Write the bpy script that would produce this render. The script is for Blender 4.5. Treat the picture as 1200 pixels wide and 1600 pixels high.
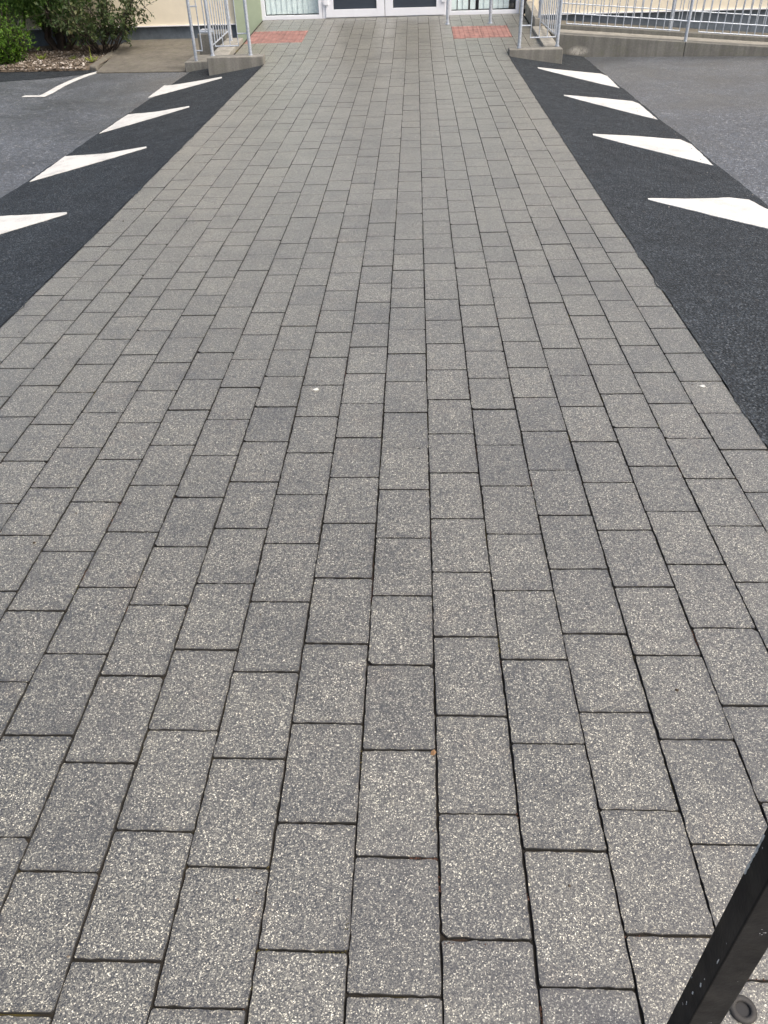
import bpy, bmesh, math, random
from mathutils import Vector, Matrix, noise

random.seed(7)
scene = bpy.context.scene
COL = scene.collection
for o in list(bpy.data.objects):
    bpy.data.objects.remove(o, do_unlink=True)

# ------------------------------------------------------------------ camera
F_PX, PITCH, YAW, ROLL, CAM_H = 1201.1, .6544, -.0513, -.0317, 1.4378
FW = Vector((math.sin(YAW) * math.cos(PITCH), math.cos(YAW) * math.cos(PITCH), -math.sin(PITCH)))
R0 = Vector((math.cos(YAW), -math.sin(YAW), 0))
U0 = R0.cross(FW)
RT = math.cos(ROLL) * R0 + math.sin(ROLL) * U0
UP = -math.sin(ROLL) * R0 + math.cos(ROLL) * U0
CAM = Vector((0, 0, CAM_H))
cam_data = bpy.data.cameras.new('camera')
cam = bpy.data.objects.new('camera', cam_data)
COL.objects.link(cam)
cam_data.sensor_fit = 'VERTICAL'
cam_data.sensor_height = 24
cam_data.lens = 24 * F_PX / 1600
cam_data.clip_start = .02
cam_data.clip_end = 1000
M = Matrix((RT, UP, -FW)).transposed().to_4x4()
M.translation = CAM
cam.matrix_world = M
scene.camera = cam

# ------------------------------------------------------------------ sky, sun, exposure
SUN_EL, SUN_AZ = math.radians(56), math.radians(118)   # azimuth clockwise from +Y
world = bpy.data.worlds.new('World')
scene.world = world
world.use_nodes = True
wn = world.node_tree
bg = wn.nodes['Background']
sky = wn.nodes.new('ShaderNodeTexSky')
sky.sky_type = 'NISHITA'
sky.sun_disc = False
sky.sun_elevation = SUN_EL
sky.sun_rotation = SUN_AZ
sky.air_density = 1.0
sky.dust_density = 7.0
sky.ozone_density = .5
wn.links.new(sky.outputs[0], bg.inputs[0])
bg.inputs[1].default_value = .14
sl = bpy.data.lights.new('sun', 'SUN')
sl.energy = .9
sl.angle = math.radians(15)
sl.color = (1, .985, .91)
so = bpy.data.objects.new('sun', sl)
COL.objects.link(so)
sd = Vector((math.sin(SUN_AZ) * math.cos(SUN_EL), math.cos(SUN_AZ) * math.cos(SUN_EL), math.sin(SUN_EL)))
so.rotation_euler = sd.to_track_quat('Z', 'Y').to_euler()
so.location = (6, -4, 12)
vs = scene.view_settings
vs.view_transform = 'Standard'
vs.look = 'None'
vs.gamma = 1
vs.use_curve_mapping = False
vs.exposure = .76

# ------------------------------------------------------------------ photo geometry (1200 x 1600 px -> rays)
def ray(x, y):
    return FW + RT * ((x - 600) / F_PX) - UP * ((y - 800) / F_PX)
def gz(x, y, z=0.):
    d = ray(x, y)
    return CAM + d * ((z - CAM.z) / d.z)
def gy(x, y, Y):
    d = ray(x, y)
    return CAM + d * ((Y - CAM.y) / d.y)
def project(p):
    d = Vector(p) - CAM
    z = d.dot(FW)
    if z < .05:
        return None
    return (600 + F_PX * d.dot(RT) / z, 800 - F_PX * d.dot(UP) / z)

# ------------------------------------------------------------------ layout of the place, metres
BW, BL = .163, .243            # paver pitch across and along
X0 = .0453
EL_, ER_ = X0 - 12 * BW, X0 + 7 * BW      # path edges
RAMP_S = .0615                 # slope of the landing below the door
FACADE = 14.42
LOW = -.13                     # car park level
OUT_L, OUT_R = -3.09, 2.335    # outer edges of the new asphalt strips

PROFILE = [(-5, 0), (4.9, 0), (7.5, .0185), (10.4, .040), (10.9, .044), (11.2, .052), (11.5, .069), (12, .100), (20, .592)]
def zpath(y):
    # almost level crossing, then the climb to the door
    for (ya, za), (yb, zb) in zip(PROFILE, PROFILE[1:]):
        if y <= yb:
            return za + (zb - za) * max(0, y - ya) / (yb - ya)
    return PROFILE[-1][1]
def zlow(x):
    return LOW if x < 1.4 else LOW + .015 - .018 * (x - 2.26)
def zstrip(x, y):
    e, o = (EL_, OUT_L) if x < 0 else (ER_, OUT_R)
    t = min(1, max(0, (x - e) / (o - e)))
    a = zpath(min(y, 11.3))
    t = t ** .88
    return (a - .004) * (1 - t) + (zlow(o) + .005) * t
def on_strip(x, y):
    p = gz(x, y, -.06)
    for _ in range(12):
        p = gz(x, y, zstrip(p.x, p.y) + .004)
    return p

# ------------------------------------------------------------------ material helpers
class N:
    def __init__(s, name):
        s.m = bpy.data.materials.new(name)
        s.m.use_nodes = True
        s.t = s.m.node_tree
        s.b = s.t.nodes['Principled BSDF']
        s._pos = None
    def node(s, kind, **kw):
        n = s.t.nodes.new(kind)
        for k, v in kw.items():
            setattr(n, k, v)
        return n
    def link(s, a, b):
        s.t.links.new(a, b)
        return s
    @property
    def pos(s):
        if s._pos is None:
            s._pos = s.node('ShaderNodeNewGeometry').outputs['Position']
        return s._pos
    def obj(s):
        return s.node('ShaderNodeTexCoord').outputs['Object']
    def noise(s, scale, detail=4, rough=.6, vec=None, out=0):
        n = s.node('ShaderNodeTexNoise')
        n.inputs['Scale'].default_value = scale
        n.inputs['Detail'].default_value = detail
        n.inputs['Roughness'].default_value = rough
        s.link(vec or s.pos, n.inputs['Vector'])
        return n.outputs[out]
    def voro(s, scale, vec=None, out='Color', rnd=1, feature='F1'):
        n = s.node('ShaderNodeTexVoronoi', feature=feature)
        n.inputs['Scale'].default_value = scale
        n.inputs['Randomness'].default_value = rnd
        s.link(vec or s.pos, n.inputs['Vector'])
        return n.outputs[out]
    def sep(s, col):
        n = s.node('ShaderNodeSeparateColor')
        s.link(col, n.inputs[0])
        return n.outputs
    def ramp(s, fac, stops, mode='LINEAR'):
        n = s.node('ShaderNodeValToRGB')
        n.color_ramp.interpolation = mode
        e = n.color_ramp.elements
        while len(e) < len(stops):
            e.new(.5)
        for el, (p, c) in zip(e, stops):
            el.position = p
            el.color = (c, c, c, 1) if isinstance(c, (int, float)) else (*c, 1)
        s.link(fac, n.inputs[0])
        return n.outputs[0]
    def mix(s, fac, a, b, mode='MIX'):
        n = s.node('ShaderNodeMix', data_type='RGBA', blend_type=mode)
        for i, v in ((0, fac), (6, a), (7, b)):
            sock = n.inputs[i]
            if isinstance(v, bpy.types.NodeSocket):
                s.link(v, sock)
            elif i == 0:
                sock.default_value = v
            elif isinstance(v, (int, float)):
                sock.default_value = (v, v, v, 1)
            else:
                sock.default_value = (*v, 1)
        return n.outputs[2]
    def math(s, op, a, b=0.):
        n = s.node('ShaderNodeMath', operation=op)
        for i, v in enumerate((a, b)):
            if isinstance(v, bpy.types.NodeSocket):
                s.link(v, n.inputs[i])
            else:
                n.inputs[i].default_value = v
        return n.outputs[0]
    def attr(s, name, out='Fac'):
        return s.node('ShaderNodeAttribute', attribute_name=name).outputs[out]
    def color(s, v):
        if isinstance(v, bpy.types.NodeSocket):
            s.link(v, s.b.inputs['Base Color'])
        else:
            s.b.inputs['Base Color'].default_value = (*v, 1)
        return s
    def rough(s, v):
        if isinstance(v, bpy.types.NodeSocket):
            s.link(v, s.b.inputs['Roughness'])
        else:
            s.b.inputs['Roughness'].default_value = v
        return s
    def set(s, **kw):
        for k, v in kw.items():
            s.b.inputs[k.replace('_', ' ')].default_value = v
        return s
    def bump(s, h, dist, strength=1.):
        n = s.node('ShaderNodeBump')
        n.inputs['Distance'].default_value = dist
        n.inputs['Strength'].default_value = strength
        s.link(h, n.inputs['Height'])
        s.link(n.outputs[0], s.b.inputs['Normal'])
        return s

def mat_paver(name, per_object):
    m = N(name)
    if per_object:
        rnd = m.node('ShaderNodeObjectInfo').outputs['Random']
    else:
        rnd = m.attr('tone')
    g = m.sep(m.voro(540))[0]
    grain = m.ramp(g, [(0, (.017, .0168, .0145)), (.22, (.044, .0432, .038)), (.5, (.106, .104, .091)), (.72, (.162, .159, .140)), (.87, (.25, .246, .216)), (.935, (.54, .53, .46)), (1, (.86, .845, .75))])
    g2 = m.sep(m.voro(270))[1]
    grain2 = m.ramp(g2, [(0, .44), (.3, .70), (.7, .92), (.93, 1.15), (1, 1.45)])
    c = m.mix(1, grain, grain2, 'MULTIPLY')
    # fine worn mottling inside the blocks and weather stains that run over several of them
    c = m.mix(1, c, m.ramp(m.noise(26, 5, .7), [(.25, .74), (.5, 1.0), (.75, 1.2)]), 'MULTIPLY')
    c = m.mix(1, c, m.ramp(m.noise(1.7, 4, .62), [(.30, .72), (.46, .97), (.6, 1.03), (.75, 1.1)]), 'MULTIPLY')
    c = m.mix(1, c, m.ramp(rnd, [(0, .86), (.1, .92), (.5, 1.0), (.9, 1.06), (1, 1.12)]), 'MULTIPLY')
    c = m.mix(1, c, (.985, .965, .885), 'MULTIPLY')
    c = m.mix(1, c, m.ramp(m.noise(5.2, 5, .68), [(.32, .74), (.45, .96), (.62, 1.03), (.78, 1.12)]), 'MULTIPLY')
    if per_object:
        # grime gathered along the arrises of each block
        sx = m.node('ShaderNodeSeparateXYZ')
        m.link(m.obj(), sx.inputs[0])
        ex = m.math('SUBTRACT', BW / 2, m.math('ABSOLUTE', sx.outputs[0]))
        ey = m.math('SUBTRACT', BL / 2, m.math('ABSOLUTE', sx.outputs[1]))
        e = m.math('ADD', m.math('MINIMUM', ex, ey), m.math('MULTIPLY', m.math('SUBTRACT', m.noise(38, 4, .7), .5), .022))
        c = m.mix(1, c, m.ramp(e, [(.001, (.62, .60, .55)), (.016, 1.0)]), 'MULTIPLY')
    # faint warm and green tints
    c = m.mix(m.ramp(m.noise(5.5, 3), [(.6, 0), (.78, .35)]), c, m.mix(1, c, (1.22, 1.0, .86), 'MULTIPLY'))
    c = m.mix(m.ramp(m.noise(7.5, 3, .6), [(.62, 0), (.8, .3)]), c, m.mix(1, c, (1.02, 1.04, .82), 'MULTIPLY'))
    m.color(c)
    m.rough(m.ramp(m.noise(3, 3), [(.3, .29), (.7, .42)]))
    m.set(Specular_IOR_Level=1.0, IOR=1.68, Sheen_Roughness=.4, Sheen_Tint=(1, .975, .88, 1))   # dusty worn stone
    m.link(m.math('MULTIPLY', m.ramp(g, [(0, .03), (.5, .5), (1, 1.0)]), m.ramp(g2, [(0, .1), (.5, .7), (1, 1.0)])), m.b.inputs['Sheen Weight'])
    h = m.math('ADD', m.math('MULTIPLY', g, .8), m.math('MULTIPLY', g2, 1.2))
    m.bump(h, .0006, .5)
    return m.m

def mat_asphalt_new():
    m = N('new_asphalt')
    g = m.sep(m.voro(150))
    c = m.ramp(g[0], [(0, (.005, .007, .009)), (.45, (.012, .0165, .0205)), (.8, (.032, .041, .050)), (.95, (.07, .083, .096)), (1, (.11, .125, .14))])
    c = m.mix(1, c, m.ramp(m.noise(2.2, 4), [(.3, .8), (.7, 1.2)]), 'MULTIPLY')
    c = m.mix(m.ramp(m.sep(m.voro(60))[1], [(.99, 0), (.996, .5)], 'CONSTANT'), c, (.10, .10, .10))
    m.color(c).rough(m.ramp(m.noise(9, 3), [(.3, .58), (.7, .76)]))  .set(Specular_IOR_Level=.35)
    d = m.voro(95, out='Distance')
    h = m.math('SUBTRACT', m.math('MULTIPLY', g[1], .7), m.math('MULTIPLY', d, .9))
    return m.bump(h, .010, 1).m

def mat_asphalt_old():
    m = N('old_asphalt')
    g = m.sep(m.voro(125))
    c = m.ramp(g[0], [(0, (.019, .024, .030)), (.45, (.042, .050, .060)), (.8, (.080, .092, .107)), (.95, (.19, .205, .225)), (1, (.35, .365, .38))])
    c = m.mix(1, c, m.ramp(m.noise(1.1, 5, .65), [(.28, .55), (.5, .86), (.75, 1.15)]), 'MULTIPLY')
    c = m.mix(1, c, m.ramp(m.noise(12, 4, .7), [(.3, .8), (.7, 1.16)]), 'MULTIPLY')
    c = m.mix(1, c, m.ramp(m.sep(m.voro(48))[0], [(0, .55), (.6, 1.0), (1, 1.5)]), 'MULTIPLY')
    c = m.mix(m.ramp(m.sep(m.voro(55))[2], [(.985, 0), (.991, .8)], 'CONSTANT'), c, (.3, .3, .29))
    m.color(c)
    m.rough(m.ramp(m.noise(.55, 4, .6), [(.36, .28), (.52, .42), (.68, .56)])).set(Specular_IOR_Level=.9, Sheen_Weight=.08)
    d = m.voro(110, out='Distance')
    h = m.math('SUBTRACT', m.math('MULTIPLY', g[1], .6), m.math('MULTIPLY', d, .8))
    return m.bump(h, .005, .7).m

def mat_paint():
    m = N('road_paint')
    c = m.mix(m.ramp(m.noise(6, 5, .7), [(.45, 0), (.75, 1)]), (.60, .60, .57), (.42, .42, .40))
    c = m.mix(m.ramp(m.noise(95, 3, .8), [(.60, 0), (.70, .8)]), c, (.17, .17, .17))
    m.color(c).rough(.6)
    return m.bump(m.voro(150, out='Distance'), .003, .6).m

def mat_concrete(name, base, dark=.62, moss=0.):
    m = N(name)
    c = m.mix(m.ramp(m.noise(4.5, 6, .7), [(.28, 0), (.7, 1)]), tuple(v * dark for v in base), base)
    c = m.mix(1, c, m.ramp(m.noise(60, 4, .7), [(.3, .8), (.7, 1.15)]), 'MULTIPLY')
    vv = m.node('ShaderNodeMapping')
    vv.inputs['Scale'].default_value = (14, 14, 1.2)
    m.link(m.pos, vv.inputs[0])
    c = m.mix(1, c, m.ramp(m.noise(1, 3, .6, vec=vv.outputs[0]), [(.35, .78), (.65, 1.08)]), 'MULTIPLY')
    if moss:
        c = m.mix(m.ramp(m.noise(9, 5, .7), [(.5, 0), (.72, moss)]), c, (.085, .09, .05))
    m.color(c).rough(.85)
    return m.bump(m.noise(90, 4), .004, .5).m

def mat_metal(name, base=(.55, .6, .66)):
    m = N(name)
    c = m.mix(m.ramp(m.voro(42, out='Distance'), [(.1, 0), (.6, 1)]), tuple(v * .72 for v in base), base)
    c = m.mix(m.ramp(m.noise(38, 4, .75), [(.62, 0), (.74, .55)]), c, (.2, .19, .17))
    m.color(c).rough(m.ramp(m.noise(30, 3), [(.3, .36), (.7, .58)])).set(Metallic=.55)
    return m.m

def mat_plain(name, base, rough=.6, var=.12, scale=6., **kw):
    m = N(name)
    m.color(m.mix(1, m.mix(0, base, base), m.ramp(m.noise(scale, 5, .65), [(.3, 1 - var), (.7, 1 + var)]), 'MULTIPLY'))
    m.rough(rough).set(**kw)
    return m.m

def mat_black():
    m = N('black_paint')
    c = m.mix(m.ramp(m.noise(22, 5, .7), [(.4, 0), (.7, 1)]), (.003, .0035, .005), (.007, .0075, .010))
    c = m.mix(m.ramp(m.noise(60, 3, .6), [(.72, 0), (.735, 1)]), c, (.5, .5, .52))
    m.color(c).rough(m.ramp(m.noise(14, 4), [(.3, .45), (.7, .62)])).set(Specular_IOR_Level=.16)
    return m.bump(m.noise(120, 3), .0008, .5).m

def mat_leaf(name, dark, mid, light):
    m = N(name)
    m.color(m.ramp(m.attr('tone'), [(0, dark), (.55, mid), (1, light)]))
    m.rough(.48)
    m.set(Specular_IOR_Level=.35)
    # thin leaves let some light through
    out = m.t.nodes['Material Output']
    tr = m.node('ShaderNodeBsdfTranslucent')
    m.link(m.ramp(m.attr('tone'), [(0, dark), (.55, mid), (1, light)]), tr.inputs[0])
    mx = m.node('ShaderNodeMixShader')
    mx.inputs[0].default_value = .25
    m.link(m.b.outputs[0], mx.inputs[1])
    m.link(tr.outputs[0], mx.inputs[2])
    m.link(mx.outputs[0], out.inputs[0])
    return m.m

def mat_bed():
    m = N('joint_sand')
    c = m.mix(m.ramp(m.noise(9, 4, .6), [(.42, 0), (.66, 1)]), (.012, .011, .009), (.03, .024, .016))
    c = m.mix(m.ramp(m.noise(3.2, 4, .65), [(.55, 0), (.66, .9)]), c, (.075, .06, .012))
    c = m.mix(m.ramp(m.noise(4.4, 3, .6), [(.6, 0), (.68, .8)]), c, (.075, .03, .022))
    return m.color(c).rough(.95).m

def mat_soil():
    m = N('bed_soil')
    c = m.mix(m.noise(40, 5, .7), (.05, .038, .026), (.17, .135, .10))
    return m.color(c).rough(.95).bump(m.noise(60, 4), .01).m

MT = dict(
    paver=mat_paver('paver', True), paver_all=mat_paver('paver_far', False),
    anew=mat_asphalt_new(), aold=mat_asphalt_old(), paint=mat_paint(), bed=mat_bed(), soil=mat_soil(),
    conc=mat_concrete('concrete', (.27, .262, .232), .62, .4), conc_light=mat_concrete('concrete_light', (.36, .345, .30), .66),
    slab=mat_concrete('slab_concrete', (.19, .175, .145), .5, .6),
    wall_conc=mat_concrete('wall_concrete', (.19, .188, .17), .66, .5),
    galv=mat_metal('galvanised'), cream=mat_plain('cream_render', (.78, .71, .56), .8, .05),
    green=mat_plain('green_render', (.40, .47, .33), .8, .06), plinth=mat_plain('plinth_paint', (.115, .14, .165), .6, .3, 9),
    upvc=mat_plain('white_upvc', (.80, .82, .86), .3, .03), rubber=mat_plain('black_rubber', (.012, .012, .013), .6),
    glass=mat_plain('dark_glass', (.035, .046, .062), .08, .1, 2, Specular_IOR_Level=.6),
    blind=mat_plain('blind_fabric', (.84, .92, .91), .7, .04), dark=mat_plain('dark_room', (.012, .014, .018), .8),
    black=mat_black(), iron=mat_plain('grey_iron', (.035, .033, .031), .7, .35, 60),
    red=mat_plain('red_tactile', (.25, .135, .117), .85, .4, 9), white=mat_plain('white_spot', (.6, .6, .56), .7, .1, 30),
    bark=mat_plain('bark', (.035, .026, .02), .9, .5, 30),
    conifer=mat_leaf('conifer_leaf', (.02, .055, .014), (.095, .19, .04), (.26, .37, .08)),
    lime=mat_leaf('lime_leaf', (.03, .08, .010), (.10, .21, .02), (.24, .37, .05)),
    photinia=mat_leaf('shrub_leaf', (.022, .046, .017), (.075, .115, .04), (.18, .155, .075)),
    weed=mat_leaf('weed_leaf', (.06, .10, .01), (.16, .22, .03), (.32, .36, .06)),
    arris=mat_plain('joint_shade_dirt', (.03, .029, .026), .9, .4, 40),  # joint shade as well as dirt, painted dark onto block chamfers and sides
    stone=None)
ms = N('stone_chip')
ms.color(ms.ramp(ms.attr('tone'), [(0, (.04, .03, .02)), (.4, (.11, .085, .06)), (.75, (.22, .185, .15)), (1, (.5, .46, .41))])).rough(.85)
MT['stone'] = ms.m
wp = N('window_pane')
tb, gb = wp.node('ShaderNodeBsdfTransparent'), wp.node('ShaderNodeBsdfGlossy')
tb.inputs[0].default_value = (.97, .99, .99, 1)
gb.inputs['Roughness'].default_value = .03
mx = wp.node('ShaderNodeMixShader')
mx.inputs[0].default_value = .1; wp.link(tb.outputs[0], mx.inputs[1]); wp.link(gb.outputs[0], mx.inputs[2])
wp.link(mx.outputs[0], wp.t.nodes['Material Output'].inputs[0])
MT['pane'] = wp.m

# ------------------------------------------------------------------ object helpers
def link(name, me, mat, parent=None):
    o = bpy.data.objects.new(name, me)
    COL.objects.link(o)
    if mat is not None and not me.materials:
        me.materials.append(mat)
    if parent is not None:
        o.parent = parent
    return o
def tag(o, label=None, cat=None, group=None, kind=None):
    if label: o['label'] = label
    if cat: o['category'] = cat
    if group: o['group'] = group
    if kind: o['kind'] = kind
    return o
def empty(name, loc, rz=0.):
    o = bpy.data.objects.new(name, None)
    o.empty_display_size = .1
    o.location = loc
    o.rotation_euler[2] = rz
    COL.objects.link(o)
    return o
class MB:
    def __init__(s):
        s.v, s.f, s.sm = [], [], []
    def add(s, vs, fs, smooth=False):
        k = len(s.v)
        s.v += [tuple(v) for v in vs]
        s.f += [tuple(i + k for i in f) for f in fs]
        s.sm += [smooth] * len(fs)
        return s
    def box(s, x0, x1, y0, y1, z0, z1, b=0.):
        if b <= 0:
            vs = [(x, y, z) for z in (z0, z1) for y in (y0, y1) for x in (x0, x1)]
            return s.add(vs, [(0, 2, 3, 1), (4, 5, 7, 6), (0, 1, 5, 4), (2, 6, 7, 3), (0, 4, 6, 2), (1, 3, 7, 5)])
        bm = bmesh.new()
        bmesh.ops.create_cube(bm, size=1)
        for v in bm.verts:
            v.co = Vector(((x0 + x1) / 2 + v.co.x * (x1 - x0), (y0 + y1) / 2 + v.co.y * (y1 - y0), (z0 + z1) / 2 + v.co.z * (z1 - z0)))
        bmesh.ops.bevel(bm, geom=bm.edges[:], offset=b, segments=2, affect='EDGES', profile=.6)
        bm.verts.index_update()
        s.add([v.co[:] for v in bm.verts], [[v.index for v in f.verts] for f in bm.faces])
        bm.free()
        return s
    def tube(s, pts, r, n=10, cap=True):
        pts = [Vector(p) for p in pts]
        rs = r if isinstance(r, (list, tuple)) else [r] * len(pts)
        rings = []
        ref = None
        for i, p in enumerate(pts):
            d = (pts[min(i + 1, len(pts) - 1)] - pts[max(i - 1, 0)]).normalized()
            if ref is None:
                ref = d.orthogonal().normalized()
            a = (ref - d * ref.dot(d)).normalized()
            ref = a
            b = d.cross(a)
            rings.append([p + (a * math.cos(t) + b * math.sin(t)) * rs[i] for t in [2 * math.pi * k / n for k in range(n)]])
        vs = [v for rg in rings for v in rg]
        fs = [(i * n + k, i * n + (k + 1) % n, (i + 1) * n + (k + 1) % n, (i + 1) * n + k) for i in range(len(pts) - 1) for k in range(n)]
        s.add(vs, fs, True)
        if cap:
            s.add(rings[0], [tuple(reversed(range(n)))])
            s.add(rings[-1], [tuple(range(n))])
        return s
    def prism(s, poly, z0, z1):
        n = len(poly)
        vs = [(x, y, z0) for x, y in poly] + [(x, y, z1) for x, y in poly]
        fs = [tuple(reversed(range(n))), tuple(range(n, 2 * n))] + [(i, (i + 1) % n, n + (i + 1) % n, n + i) for i in range(n)]
        return s.add(vs, fs)
    def hexa(s, bot, top):
        return s.add(list(bot) + list(top), [(3, 2, 1, 0), (4, 5, 6, 7), (0, 1, 5, 4), (1, 2, 6, 5), (2, 3, 7, 6), (3, 0, 4, 7)])
    def mesh(s, name):
        me = bpy.data.meshes.new(name)
        me.from_pydata(s.v, [], s.f)
        me.polygons.foreach_set('use_smooth', s.sm)
        me.validate()
        me.update()
        return me
    def build(s, name, mat, parent=None):
        return link(name, s.mesh(name), mat, parent)
def grid_sheet(name, xs, ys, zf, mat):
    nx = len(xs)
    vs = [(x, y, zf(x, y)) for y in ys for x in xs]
    fs = [(j * nx + i, j * nx + i + 1, (j + 1) * nx + i + 1, (j + 1) * nx + i) for j in range(len(ys) - 1) for i in range(nx - 1)]
    return MB().add(vs, fs, True).build(name, mat)
def frange(a, b, n):
    return [a + (b - a) * i / (n - 1) for i in range(n)]

# ------------------------------------------------------------------ ground: the old car park
xs = [-300, -60, -15, OUT_L, -2.0, 1.0, 1.4, OUT_R, 5, 9]
def zground(x, y):
    return zlow(min(x, 9)) - (.03 if -3 < x < 2.2 else 0)
tag(grid_sheet('car_park', xs + [60, 300], [-300, -40, -5, 0, 5, 10, 14.5, 60, 300], zground, MT['aold']), kind='structure')

# new asphalt ramps at both sides of the crossing
def strip(name, edge, outer, y1, side):
    ys = frange(-3, 10.9, 420) + frange(10.95, y1, 16)
    ts = [0, .03, .2, .4, .6, .8, .97, 1]
    vs, fs = [], []
    for y in ys:
        wob = .012 * noise.noise(Vector((y * 5, side, 0))) + .006 * noise.noise(Vector((y * 19, side, 3)))
        wob2 = .02 * noise.noise(Vector((y * 1.3, side, 7))) + .01 * noise.noise(Vector((y * 7, side, 5)))
        for t in ts:
            x = edge + (outer - edge) * t
            z = zstrip(x, y)
            if t == 0:
                x += side * (.003 - 2.2 * max(0, wob)); z = zpath(min(y, 11.3)) + .0012
            if t == .03:
                z -= .001
            if t == 1:
                x += side * wob2; z = zlow(x) + .001
            vs.append((x, y, z))
    n = len(ts)
    for j in range(len(ys) - 1):
        for i in range(n - 1):
            q = (j * n + i, j * n + i + 1, (j + 1) * n + i + 1, (j + 1) * n + i)
            fs.append(q if side > 0 else tuple(reversed(q)))
    return tag(MB().add(vs, fs, True).build(name, MT['anew']), kind='structure')
strip('asphalt_ramp_left', EL_, OUT_L, 12.0, -1)
strip('asphalt_ramp_right', ER_, OUT_R, 12.45, 1)
# dark patch of new asphalt along the planting bed
band = [(-9, 11.0), (-5.55, 11.49), (-5.08, 11.63), (-4.65, 11.9), (-4.4, 12.06), (-4.5, 12.4), (-9, 12.6)]
tag(MB().add([(x, y, LOW + .004) for x, y in band], [tuple(range(7))]).build('asphalt_patch', MT['anew']), kind='structure')

# ------------------------------------------------------------------ paved path and its blocks
path = tag(empty('paved_path', (0, 0, 0)), kind='structure')
def bed_sheet():
    mb = MB()
    for ys, a, b in ((frange(-2, 9, 8) + frange(9.2, 11.3, 12), EL_ + .002, ER_ - .002), (frange(11.3, FACADE - .01, 16), -2.43, 1.70)):
        vs = [(x, y, zpath(y) - .0075) for y in ys for x in frange(a, b, 6)]
        mb.add(vs, [(j * 6 + i, j * 6 + i + 1, (j + 1) * 6 + i + 1, (j + 1) * 6 + i) for j in range(len(ys) - 1) for i in range(5)])
    return mb.build('joint_bed', MT['bed'], path)
bed_sheet()

# joints read off the photograph: (column, image row of one cross joint)
JOINT = {-12: 493, -11: 500.75, -10: 560, -9: 663, -8: 762.5, -7: 862, -6: 1022, -5: 1056, -4: 1141, -3: 1185, -2: 1130,
         -1: 1171.8, 0: 1118.75, 1: 1163, 2: 1112.5, 3: 1155, 4: 981.75, 5: 822, 6: 702.5}
def col_joint(c):
    x = X0 + (c + .5) * BW
    yi = JOINT[c]
    lo, hi = -.3, 30
    for _ in range(50):
        mid = (lo + hi) / 2
        if project((x, mid, 0))[1] > yi: lo = mid
        else: hi = mid
    return lo
TILE_Y0, TILE_Y1 = 12.5, 13.39
TILES = ((-15, -10), (3, 8))
GAP, GAPL = .0023, .0027
def outline(w, l, rng, chip=.0013):
    hw, hl = w / 2, l / 2
    c = [rng.uniform(.002, .0055) for _ in range(4)]
    if rng.random() < .16:
        c[rng.randrange(4)] = rng.uniform(.008, .015)
    j = lambda: rng.uniform(-chip, chip * .35)
    p = [(-hw + c[0], -hl - j()), (rng.uniform(-.03, .03), -hl - j()), (hw - c[1], -hl - j()),
         (hw + j(), -hl + c[1]), (hw + j(), -hl * .35 + rng.uniform(-.03, .03)), (hw + j(), hl * .35 + rng.uniform(-.03, .03)), (hw + j(), hl - c[2]),
         (hw - c[2], hl + j()), (rng.uniform(-.03, .03), hl + j()), (-hw + c[3], hl + j()),
         (-hw - j(), hl - c[3]), (-hw - j(), hl * .35 + rng.uniform(-.03, .03)), (-hw - j(), -hl * .35 + rng.uniform(-.03, .03)), (-hw - j(), -hl + c[0])]
    return p
def ragged(o, rng, step=.013, amp=.00075):
    out = []
    for i, p in enumerate(o):
        q = o[(i + 1) % len(o)]
        d = math.hypot(q[0] - p[0], q[1] - p[1])
        k = max(1, int(d / step))
        for j in range(k):
            t = j / k
            n = rng.gauss(0, amp) if j else 0
            out.append((p[0] + (q[0] - p[0]) * t + (q[1] - p[1]) / d * n, p[1] + (q[1] - p[1]) * t - (q[0] - p[0]) / d * n))
    return out
def block_geo(w, l, rng, fine=False):
    o = outline(w, l, rng)
    if fine:
        o = ragged(o, rng)
    n = len(o)
    s = lambda p, d: (p[0] * (1 - d / (w / 2)), p[1] * (1 - d / (l / 2)))
    vs = [(*s(p, .0009), 0.) for p in o] + [(*p, -.0016) for p in o] + [(*p, -.012) for p in o]
    fs = [tuple(range(n))]
    for r in range(2):
        fs += [(r * n + i, (r + 1) * n + i, (r + 1) * n + (i + 1) % n, r * n + (i + 1) % n) for i in range(n)]
    return vs, fs
rng = random.Random(11)
def variants(n, fine):
    out = []
    for i in range(n):
        vs, fs = block_geo(BW - GAP, BL - GAPL, rng, fine)
        me = MB().add(vs, fs).mesh('paving_block')
        me.materials.append(MT['paver'])
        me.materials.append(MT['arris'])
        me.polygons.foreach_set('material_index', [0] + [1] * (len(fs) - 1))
        out.append(me)
    return out
VARIANTS, NEAR_VARIANTS = variants(14, False), variants(18, True)
blocks = []
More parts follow.
